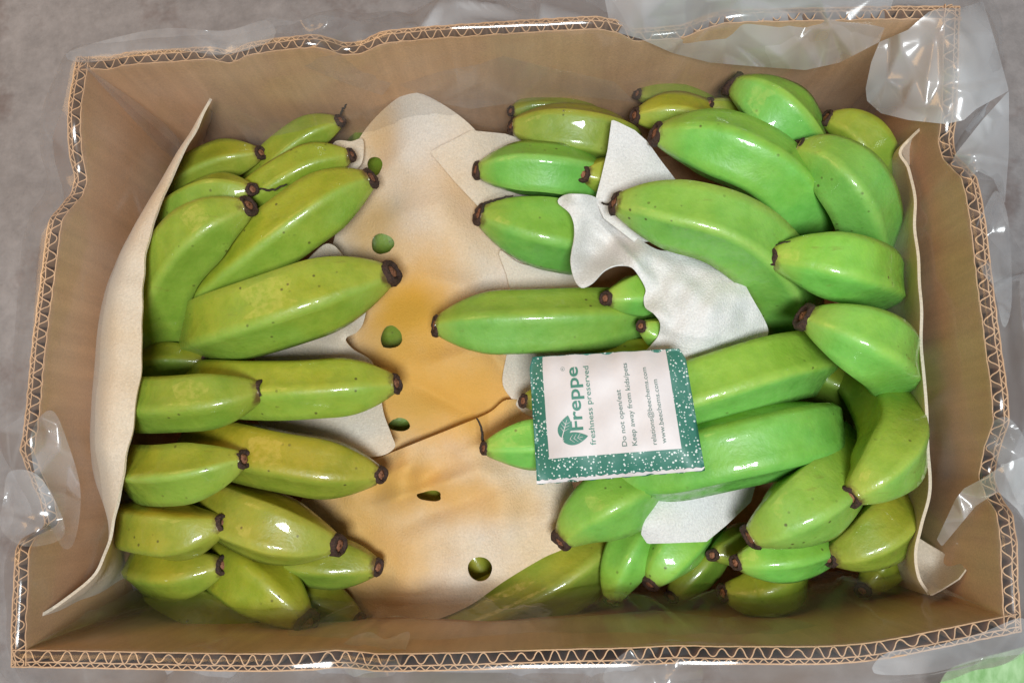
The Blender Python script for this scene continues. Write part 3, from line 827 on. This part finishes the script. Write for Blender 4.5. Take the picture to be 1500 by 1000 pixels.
g2 = sheet('white_foam', [(817, 297), (824, 287), (840, 284), (872, 289), (900, 318), (930, 345), (965, 366), (1000, 366), (1040, 374), (1080, 402), (1104, 440), (1124, 478), (1120, 495), (1080, 510), (1030, 528), (946, 522), (952, 508), (964, 492), (967, 474), (958, 460), (945, 450), (943, 436), (946, 425), (938, 408), (925, 392), (905, 388), (885, 396), (868, 414), (852, 421), (841, 408), (836, 380), (842, 345), (836, 315)],
           zg2, M_FOAM_W, step=3, extra=lambda q: vnoise(q, 45, 9) * 0.0012 + folds(q, [(870, 320, 945, 400, 7, .005), (895, 318, 930, 372, 8, -.004), (955, 385, 985, 470, 10, -.002), (1040, 400, 1105, 480, 12, -.0015), (960, 480, 1060, 500, 12, .003)]))
tag(g2, 'white foam drape with a rolled looping edge above the sachet', 'foam sheet', 'white foam wraps')
zg3 = tps([(940, 690, .142), (1040, 690, .142), (1095, 712, .130), (1080, 750, .132), (1035, 793, .138), (945, 795, .142), (940, 740, .146), (1000, 740, .145), (952, 770, .150)])
g3 = sheet('white_foam', [(940, 672), (1000, 670), (1060, 680), (1110, 700), (1100, 735), (1065, 768), (1035, 793), (985, 795), (948, 796), (939, 782), (943, 755), (945, 720)], zg3, M_FOAM_W, step=3.5, smooth_outline=False)
tag(g3, 'white foam square hanging below the sachet', 'foam sheet', 'white foam wraps')

# standing strip at the warm end
E_ = [(312, 147, .166), (276, 212, .166), (237, 292, .166), (215, 375, .168), (209, 450, .170), (206, 540, .172), (193, 640, .172), (178, 705, .170), (163, 775, .164), (143, 835, .172), (90, 884, .182), (40, 914, .190)]
S1 = [(309, 152, .162), (266, 222, .162), (215, 312, .163), (182, 390, .166), (168, 455, .170), (164, 545, .172), (158, 640, .170), (157, 705, .162), (162, 775, .154), (152, 835, .158), (112, 878, .158), (75, 905, .160)]
S2 = [(306, 160, .148), (258, 232, .146), (203, 325, .145), (164, 400, .145), (147, 465, .148), (139, 550, .148), (134, 640, .145), (139, 700, .138), (165, 775, .135), (168, 832, .130), (150, 862, .130), (125, 885, .130)]
S3 = [(318, 170, .10), (275, 240, .10), (215, 335, .09), (172, 405, .09), (152, 470, .09), (146, 550, .09), (143, 640, .09), (152, 705, .09), (178, 780, .09), (195, 830, .09), (205, 850, .085), (205, 862, .085)]
ls = loft('standing_foam', [E_, S1, S2, S3], 120, 30, M_FOAM_T, thick=0.0016, noise=0.0007, seed=3, edge_wave=0.0016)
tag(ls, 'long tan foam strip standing along the wall, pointed at both ends', 'foam sheet', 'foam strips standing along the end walls')
# standing sheet at the far end
E2 = [(1357, 183, .168), (1336, 200, .170), (1319, 222, .168), (1332, 246, .168), (1337, 290, .168), (1338, 335, .168), (1348, 415, .168), (1351, 493, .168), (1356, 600, .168), (1359, 664, .168), (1360, 724, .166), (1350, 770, .162), (1342, 808, .158), (1347, 845, .155), (1361, 870, .152)]
def below(row, dz, dx):
    return [(x + (750 - x) * k, y + (690 - y) * k, z - dz) for (x, y, z), k in ((r, dx) for r in row)]
rs = loft('standing_foam', [E2, below(E2, .025, .03), below(E2, .06, .085), below(E2, .11, .15)], 150, 24, M_FOAM_T, thick=0.0016, noise=0.0008, seed=6, edge_wave=0.0014)
tag(rs, 'upright cream foam sheet along the far wall with a folded-out lower corner', 'foam sheet', 'foam strips standing along the end walls')
zf6 = tps([(1346, 788, .140), (1414, 833, .168), (1361, 870, .156), (1345, 840, .140), (1375, 830, .138)])
sheet('folded_corner', [(1345, 787), (1362, 798), (1390, 815), (1408, 826), (1414, 834), (1404, 847), (1380, 862), (1363, 871), (1352, 858), (1346, 840), (1343, 812)], zf6, M_FOAM_T, parent=None, step=3, smooth_outline=False).parent = rs
zf7 = tps([(1320, 205, .165), (1357, 183, .168), (1362, 200, .150), (1355, 245, .135), (1336, 245, .150)])
sheet('folded_top', [(1320, 220), (1336, 201), (1350, 188), (1357, 182), (1363, 192), (1361, 215), (1354, 240), (1340, 262), (1334, 244)], zf7, M_FOAM_T, step=3, smooth_outline=False).parent = rs

# ------------------------------------------------------------------ sachet
M_SG, nt, out = new_mat('sachet_print')
uvn = N(nt, 'ShaderNodeUVMap')
vo = N(nt, 'ShaderNodeTexVoronoi'); vo.inputs['Scale'].default_value = 44; vo.inputs['Randomness'].default_value = 0.85
nt.links.new(uvn.outputs[0], vo.inputs['Vector'])
sub = N(nt, 'ShaderNodeMath', operation='MULTIPLY_ADD')   # dots of different size
sepc = N(nt, 'ShaderNodeSeparateColor'); nt.links.new(vo.outputs['Color'], sepc.inputs[0])
nt.links.new(sepc.outputs[0], sub.inputs[0]); sub.inputs[1].default_value = 0.22; sub.inputs[2].default_value = -0.36
ad = N(nt, 'ShaderNodeMath', operation='ADD'); nt.links.new(vo.outputs['Distance'], ad.inputs[0]); nt.links.new(sub.outputs[0], ad.inputs[1])
dr = ramp(nt, ad.outputs[0], [(0.0, (0.60, 0.64, 0.60)), (0.05, (0.032, 0.150, 0.108))])
crn = noise_node(nt, pos(nt), 130, 4)
principled(nt, out, Base_Color=dr.outputs[0], Roughness=0.5, Normal=bump(nt, crn.outputs[0], 0.3, 0.001))
M_SW = mat_simple('sachet_white', (0.55, 0.505, 0.495), (0.60, 0.555, 0.545), 70, 0.55, 0.3, 0.0008)
M_INK = mat_simple('ink_green', (0.040, 0.17, 0.125), (0.055, 0.20, 0.15), 300, 0.6, 0.0)
M_INK2 = mat_simple('ink_grey_green', (0.10, 0.16, 0.14), (0.13, 0.19, 0.17), 300, 0.6, 0.0)

SQ = [P(775, 523, .168), P(1002, 510, .186), P(1033, 689, .186), P(787, 709, .166)]
def sach(u, v, lift=0.0):
    p = (1 - u) * (1 - v) * SQ[0] + u * (1 - v) * SQ[1] + u * v * SQ[2] + (1 - u) * v * SQ[3]
    e = max(0.0, min(u, 1 - u) * 4) ; e2 = max(0.0, min(v, 1 - v) * 4)
    bl = 0.0062 * (1 - (1 - min(1, e)) ** 2) * (1 - (1 - min(1, e2)) ** 2)
    wr = 0.0009 * math.sin(u * 17 + v * 5) * math.sin(v * 11 - u * 3) + 0.0008 * math.sin(u * 41 + 2) * (abs(v - .5) * 2) ** 3
    nrm = np.array([-0.12, 0.02, 0.99])
    return p + nrm * (bl + wr + lift)
sx = empty('sachet', sum(SQ) / 4)
tag(sx, 'small green dotted paper sachet with white printed panel lying on the bananas', 'sachet')
nu, nv = 40, 34
us, vs = np.linspace(0, 1, nu), np.linspace(0, 1, nv)
top = []; bot = []; uvs = []
def cut(u, v):
    # clipped upper corners, slightly wavy seal along the lower edge
    if v < 0.09:
        k = (0.09 - v) / 0.09
        u = 0.035 * k * 0.7 + u * (1 - 0.035 * k * 0.7 - 0.03 * k)
    if v > 0.97: v += 0.006 * math.sin(u * 60)
    return u, v
for u in us:
    for v in vs:
        a, b = cut(u, v)
        top.append(sach(a, b)); uvs.append((a * 1.27, b))
for u in us:
    for v in vs:
        a, b = cut(u, v)
        t_ = sach(a, b); base = (1 - a) * (1 - b) * SQ[0] + a * (1 - b) * SQ[1] + a * b * SQ[2] + (1 - a) * b * SQ[3]
        bot.append(2 * base - t_ - np.array([0, 0, 0.0005])); uvs.append((a * 1.27, b))
ft = grid_faces(nu, nv)
K = nu * nv
fb = [tuple(K + i for i in f[::-1]) for f in ft]
ring = [i * nv for i in range(nu)] + [(nu - 1) * nv + j for j in range(1, nv)] + [i * nv + nv - 1 for i in range(nu - 2, -1, -1)] + [j for j in range(nv - 2, 0, -1)]
fs = [(ring[k], ring[(k + 1) % len(ring)], K + ring[(k + 1) % len(ring)], K + ring[k]) for k in range(len(ring))]
pouch = mesh_obj('pouch', top + bot, ft + fb + fs, M_SG, sx)
uvl = pouch.data.uv_layers.new(name='UVMap')
for lp in pouch.data.loops:
    uvl.data[lp.index].uv = uvs[lp.vertex_index]
PU0, PU1, PV0, PV1 = 0.090, 0.885, 0.004, 0.815
pv = []
for i in range(34):
    for j in range(30):
        u = PU0 + (PU1 - PU0) * i / 33; v = PV0 + (PV1 - PV0) * j / 29
        pv.append(sach(u, v, 0.00022))
panel = mesh_obj('white_panel', pv, grid_faces(34, 30), M_SW, sx)
if panel.data.polygons[0].normal.z < 0: panel.data.flip_normals()
def ink(name, tri_verts, faces, mat, parent):
    o = mesh_obj(name, [sach(u, v, 0.00045) for u, v in tri_verts], faces, mat, parent, smooth=False)
    return o
def lettering(name, text, u_base, v0, v1, height, mat, bold=0.0):
    """printed line: runs up the sachet, letters lie on their side"""
    cu = bpy.data.curves.new('lettering', 'FONT')
    cu.body = text; cu.size = 1.0; cu.resolution_u = 3; cu.offset = bold
    o = bpy.data.objects.new('lettering_source', cu)
    COL.objects.link(o)
    bpy.context.view_layer.update()
    dg = bpy.context.evaluated_depsgraph_get()
    me = o.evaluated_get(dg).to_mesh()
    vv = np.array([v.co[:] for v in me.vertices]); ff = [tuple(p.vertices) for p in me.polygons]
    o.evaluated_get(dg).to_mesh_clear()
    bpy.data.objects.remove(o); bpy.data.curves.remove(cu)
    x0, x1 = vv[:, 0].min(), vv[:, 0].max()
    sx_ = (v0 - v1) / (x1 - x0)
    sy_ = height / 0.72
    uvp = [(u_base - y * sy_, v0 - (x - x0) * sx_) for x, y, _ in vv]
    return ink(name, uvp, ff, mat, panel)
lettering('brand_lettering', 'Freppe', 0.318, 0.612, 0.110, 0.082, M_INK, 0.018)
lettering('slogan_lettering', 'freshness preserved', 0.388, 0.735, 0.108, 0.036, M_INK, 0.004)
lettering('warning_lettering', 'Do not open/eat', 0.572, 0.765, 0.315, 0.030, M_INK2, 0.010)
lettering('warning_lettering', 'Keep away from kids/pets', 0.632, 0.765, 0.105, 0.030, M_INK2, 0.010)
lettering('address_lettering', 'relations@beechems.com', 0.747, 0.770, 0.150, 0.029, M_INK2, 0.006)
lettering('address_lettering', 'www.beechems.com', 0.803, 0.765, 0.255, 0.029, M_INK2, 0.006)
lettering('registered_mark', 'R', 0.226, 0.128, 0.112, 0.012, M_INK2)
rg = []
for k in range(20):
    a = 2 * math.pi * k / 20
    for r in (0.0150, 0.0172):
        rg.append((0.221 + r * 0.78 * math.cos(a), 0.120 + r * math.sin(a)))
ink('registered_ring', rg, grid_faces(20, 2, closed_u=True), M_INK2, panel)
def leaf(name, base, tip, width, parent):
    b = np.array(base); t = np.array(tip); d = t - b
    nrm = np.array([-d[1] , d[0]]) ; nrm /= np.linalg.norm(nrm)
    V = []; n = 16
    for i in range(n):
        s = i / (n - 1)
        w = width * (math.sin(math.pi * s ** 0.8) ** 0.85 if 0 < s < 1 else 0)
        c = b + d * s
        for k in (-1, -0.5, 0.5, 1): V.append(tuple(c + nrm * w * k))
    o = ink(name, V, grid_faces(n, 4), M_INK, parent)
    # pale veins
    W_ = []; Fv = []
    def seg(p, q, w):
        p = np.array(p); q = np.array(q); m_ = q - p; nn = np.array([-m_[1], m_[0]]); nn /= np.linalg.norm(nn) + 1e-9
        k = len(W_)
        W_.extend([tuple(p - nn * w), tuple(p + nn * w), tuple(q + nn * w * .4), tuple(q - nn * w * .4)]); Fv.append((k, k + 1, k + 2, k + 3))
    seg(b, b + d * 0.8, 0.0032)
    for s in (0.3, 0.45, 0.6):
        for sg in (-1, 1):
            p = b + d * s
            seg(p, p + d * 0.14 + nrm * sg * width * 0.62, 0.0018)
    mesh_obj('leaf_vein', [sach(u, v, 0.0006) for u, v in W_], Fv, M_SW, panel, smooth=False)
    return o
leaf('leaf_emblem', (0.183, 0.665), (0.232, 0.492), 0.042, panel)
leaf('leaf_emblem', (0.185, 0.685), (0.345, 0.662), 0.050, panel)
# pale stitched seal along the lower edge
sv = []
for i in range(60):
    u = i / 59
    for v in (0.972 + 0.006 * math.sin(u * 130), 0.998):
        sv.append(sach(u, v, 0.0004))
mesh_obj('seal_strip', sv, grid_faces(60, 2), M_SW, sx)

# ------------------------------------------------------------------ plastic bag
bag = empty('plastic_bag', (0, 0, 0.1))
tag(bag, 'clear crinkled plastic bag lining the box and folded over its rim', 'plastic bag')
XY = np.vstack([w[0] for w in LOOP]); HH = np.concatenate([w[1] for w in LOOP])
loop = catmull(np.column_stack([XY, HH])[::12], 900, closed=True)
k = 5
pad = np.vstack([loop[-k:], loop, loop[:k]])
sm = np.stack([np.convolve(pad[:, c], np.ones(2 * k + 1) / (2 * k + 1), 'valid') for c in range(3)], 1)
Tn = np.roll(sm[:, :2], -4, 0) - np.roll(sm[:, :2], 4, 0); Tn /= np.linalg.norm(Tn, axis=1, keepdims=True)
NI = np.stack([Tn[:, 1], -Tn[:, 0]], 1)
nl = len(sm)
ul = np.concatenate([[0], np.cumsum(np.linalg.norm(np.diff(sm[:, :2], axis=0), axis=1))])
U1 = np.stack([np.cos(ul / ul[-1] * 2 * math.pi), np.sin(ul / ul[-1] * 2 * math.pi)], 1) * 30
n_in = vnoise(U1, 14, 21); n_out = vnoise(U1, 9, 22); n_len = vnoise(U1, 12, 23); n_f = vnoise(U1, 2.6, 24)
rows = 60
V = np.zeros((nl, rows, 3))
kr = np.random.default_rng(77)
kn = np.sort(kr.uniform(0, ul[-1], 30)); kv = kr.uniform(0.005, 0.021, 30)
o_knot = np.interp(ul, np.concatenate([kn - ul[-1], kn, kn + ul[-1]]), np.tile(kv, 3))     # pulled straight between folds
hang = np.interp(ul, np.concatenate([kn - ul[-1], kn, kn + ul[-1]]), np.tile(kr.uniform(-1, 1, 30), 3))
lift = np.interp(ul, np.concatenate([kn - ul[-1], kn, kn + ul[-1]]), np.tile(np.abs(kr.normal(0, 0.002, 30)), 3))
for i in range(nl):
    h = sm[i, 2]
    a = 0.0040 + 0.0035 * max(0, n_in[i])
    o_ = o_knot[i]
    prof = [(0.0105 + a * 2.0, 0.085), (0.0105 + a * 1.8, 0.115), (0.0105 + a * 1.2, 0.150), (0.0105 + a * 0.5, h - 0.018), (0.0103, h - 0.004), (0.0090, h + 0.0020 + lift[i] * .5), (0.0035, h + 0.0026 + lift[i]), (-0.0020, h + 0.0018 + lift[i]),
            (-0.5 * o_ - 0.001, h + 0.001 + 0.001 * n_f[i]), (-o_ - 0.004, h - 0.004), (-o_ * 1.35 - 0.007, h - 0.020 - 0.005 * n_f[i]), (-o_ * 1.5 - 0.008, h - 0.045 - 0.004 * hang[i]), (-o_ * 1.55 - 0.008, h - 0.075 - 0.012 * hang[i]), (-o_ * 1.3 - 0.004, h - 0.120 - 0.02 * hang[i])]
    c = catmull(prof, rows)
    V[i, :, 0] = sm[i, 0] + NI[i, 0] * c[:, 0]
    V[i, :, 1] = sm[i, 1] + NI[i, 1] * c[:, 0]
    V[i, :, 2] = c[:, 1]
jj = np.arange(rows)
qq = np.stack(np.broadcast_arrays(ul[:, None] * 100, jj[None] * 0.58), -1).reshape(-1, 2)
cr = crumple(qq, 6.5, 31).reshape(nl, rows)
wgt_in = np.clip((25 - jj) / 14, 0, 1) ; wgt_out = np.clip((jj - 36) / 8, 0, 1)
# long pinched folds running up the film
fold = np.zeros((nl, rows))
for _ in range(190):
    a_ = np.array([kr.uniform(0, ul[-1] * 100), kr.choice([kr.uniform(0, 14), kr.uniform(22, 35)])]); an = kr.normal(1.57, 0.7); ln_ = kr.uniform(3, 9)
    dv = np.array([math.cos(an), math.sin(an)]); rel = qq - a_
    tt = np.clip(rel @ dv, 0, ln_); dd = np.linalg.norm(rel - tt[:, None] * dv, axis=1)
    fold = np.maximum(fold, (np.clip(1 - dd / kr.uniform(0.35, 0.7), 0, 1) * np.sin(np.pi * np.clip(tt / ln_, 0.02, 0.98)) ** 0.5 * kr.uniform(0.3, 1)).reshape(nl, rows))
cr = cr + fold * 0.8 + crumple(qq, 2.4, 32).reshape(nl, rows) * 0.35
disp = cr * (0.0075 * wgt_in - 0.0085 * wgt_out)[None]
V[:, :, 0] += NI[:, 0:1] * disp; V[:, :, 1] += NI[:, 1:2] * disp
film = mesh_obj('lining', V.reshape(-1, 3), grid_faces(nl, rows, closed_u=True), M_FILM, bag)
film.data.materials.append(M_FILM_OUT)                      # outside the rim the film hangs doubled
for pi, pol in enumerate(film.data.polygons):
    if pi % (rows - 1) > 36: pol.material_index = 1

def film_patch(name, outline, ctrl, seed, amp=0.006, cell=45, step=5, mat=M_FILM2, soft=False):
    zf = tps(ctrl)
    return sheet(name, outline, zf, mat, parent=bag, step=step, thick=0, smooth_outline=soft,
                 extra=lambda q: crumple(q, cell, seed) * amp - amp * 0.5)
film_patch('folded_flap', [(1440, 2), (1408, 12), (1378, 12), (1360, 18), (1330, 44), (1288, 62), (1276, 92), (1268, 130), (1270, 148), (1290, 166), (1330, 176), (1385, 182), (1412, 176), (1430, 160), (1478, 133), (1462, 75)],
           [(1440, 2, .196), (1378, 14, .212), (1330, 44, .202), (1285, 64, .190), (1270, 130, .188), (1290, 166, .190), (1385, 182, .204), (1405, 100, .216), (1340, 110, .192), (1478, 133, .186), (1350, 60, .198), (1430, 60, .206)], 41, 0.012, 62, 3.0)
film_patch('folded_flap', [(885, -5), (892, 30), (905, 48), (940, 58), (985, 78), (1040, 92), (1110, 98), (1180, 103), (1230, 92), (1288, 62), (1300, 30), (1310, -5)],
           [(885, -5, .200), (905, 48, .192), (1000, 84, .176), (1100, 98, .170), (1180, 103, .170), (1288, 62, .186), (1300, 0, .209), (1100, 12, .211), (980, 15, .209), (1000, 45, .192), (1150, 50, .190)], 42, 0.010, 58, 3.0)
film_patch('crease_band', [(1478, 133), (1440, 175), (1400, 225), (1370, 285), (1350, 345), (1358, 350), (1385, 310), (1412, 270), (1432, 250), (1455, 262), (1472, 300), (1478, 220)],
           [(1478, 133, .188), (1440, 175, .199), (1400, 225, .196), (1350, 345, .150), (1390, 300, .170), (1432, 250, .205), (1470, 300, .190), (1478, 220, .185)], 43, 0.008, 45, 3.0)
film_patch('crease_band', [(420, 918), (500, 908), (600, 905), (700, 912), (820, 905), (960, 893), (1060, 905), (1130, 898), (1200, 915), (1280, 948), (1290, 968), (1150, 966), (900, 964), (640, 972), (560, 972), (430, 968)],
           [(420, 918, .145), (600, 905, .142), (820, 905, .142), (960, 893, .142), (1130, 898, .142), (1280, 948, .172), (1290, 968, .194), (900, 964, .192), (560, 972, .194), (430, 968, .190)], 44, 0.008, 60, 4, M_FILM)
film_patch('crease_band', [(1500, 668), (1470, 680), (1440, 700), (1412, 715), (1400, 730), (1372, 790), (1380, 800), (1430, 740), (1462, 720), (1490, 745), (1512, 780), (1515, 700)],
           [(1500, 668, .196), (1440, 700, .186), (1400, 730, .174), (1372, 790, .150), (1462, 720, .196), (1515, 780, .190), (1515, 700, .190)], 45, 0.008, 45, 3.0)
film_patch('folded_flap', [(370, 40), (395, 25), (430, 32), (470, 22), (520, 30), (560, 55), (600, 90), (560, 140), (500, 120), (440, 95), (400, 75)],
           [(370, 40, .206), (430, 30, .208), (520, 30, .204), (600, 90, .160), (560, 140, .150), (440, 95, .186), (480, 60, .205)], 46, 0.007, 34, 4, M_FILM)

film_patch('folded_flap', [(567, 60), (640, 62), (720, 78), (800, 98), (900, 120), (930, 150), (840, 140), (760, 150), (690, 160), (640, 150), (575, 120)],
           [(567, 60, .186), (720, 78, .180), (900, 120, .155), (930, 150, .140), (760, 150, .140), (690, 160, .138), (575, 120, .155)], 47, 0.005, 60, 4, M_FILM)


# smaller folds of the same film, inside and over the rim
FOLDS = [
 ([(45, 640), (75, 600), (100, 650), (118, 720), (110, 790), (90, 800), (60, 730)], [(45, 640, .206), (75, 600, .198), (118, 720, .170), (110, 790, .168), (60, 730, .190)]),
 ([(15, 690), (60, 700), (95, 780), (40, 800), (2, 775), (5, 730)], [(15, 690, .192), (60, 700, .204), (95, 780, .182), (40, 800, .206), (2, 775, .188)]),
 ([(505, 940), (540, 925), (565, 935), (600, 925), (590, 960), (575, 988), (520, 990), (500, 970)], [(505, 940, .180), (565, 935, .178), (600, 925, .170), (590, 960, .198), (575, 988, .206), (520, 990, .206)]),
 ([(885, 985), (915, 955), (940, 950), (985, 935), (1010, 950), (1030, 985), (1010, 1005), (900, 1005)], [(885, 985, .206), (940, 950, .198), (985, 935, .186), (1030, 985, .208), (950, 1005, .196)]),
 ([(1280, 985), (1300, 955), (1370, 945), (1440, 925), (1500, 905), (1515, 950), (1440, 965), (1360, 985)], [(1280, 985, .204), (1300, 955, .202), (1370, 945, .206), (1440, 925, .208), (1500, 905, .208), (1515, 950, .196), (1360, 985, .196)]),
 ([(1425, 350), (1445, 300), (1462, 280), (1478, 330), (1482, 440), (1470, 480), (1455, 420), (1440, 400)], [(1425, 350, .192), (1445, 300, .206), (1478, 330, .196), (1482, 440, .192), (1455, 420, .206), (1440, 400, .204)]),
 ([(1440, 640), (1470, 610), (1500, 640), (1512, 700), (1495, 740), (1470, 690)], [(1440, 640, .188), (1470, 610, .206), (1512, 700, .192), (1495, 740, .204), (1470, 690, .200)]),
 ([(95, 80), (150, 60), (240, 42), (330, 45), (390, 30), (400, 58), (330, 80), (240, 74), (130, 92)], [(95, 80, .204), (240, 42, .192), (330, 45, .198), (390, 30, .194), (400, 58, .207), (330, 80, .202), (240, 74, .206), (130, 92, .203)]),
]
for k_, (ol, ct) in enumerate(FOLDS):
    film_patch('film_fold', ol, ct, 60 + k_, 0.008, 36, 3.0, M_FILM3, True)

# ------------------------------------------------------------------ leaf on the floor
ml, nt, out = new_mat('leaf_green')
pp = pos(nt)
mp = N(nt, 'ShaderNodeMapping'); mp.inputs['Scale'].default_value = (1, 0.12, 1); mp.inputs['Rotation'].default_value = (0, 0, 0.4)
nt.links.new(pp, mp.inputs[0])
nn = noise_node(nt, mp.outputs[0], 160, 4)
rr_ = ramp(nt, nn.outputs[0], [(0.3, (0.22, 0.42, 0.15)), (0.62, (0.42, 0.62, 0.32))])
principled(nt, out, Base_Color=rr_.outputs[0], Roughness=0.5, Normal=bump(nt, nn.outputs[0], 0.5, 0.001))
lf = sheet('banana_leaf', [(1370, 1030), (1385, 985), (1420, 968), (1470, 955), (1530, 940), (1600, 930), (1600, 1060), (1380, 1060)], tps([(1370, 1030, .02), (1420, 965, .045), (1530, 940, .05), (1600, 1060, .02), (1480, 1010, .04)]), ml, step=6, thick=0.0008)
tag(lf, 'piece of pale green banana leaf on the floor at the box corner', 'leaf')
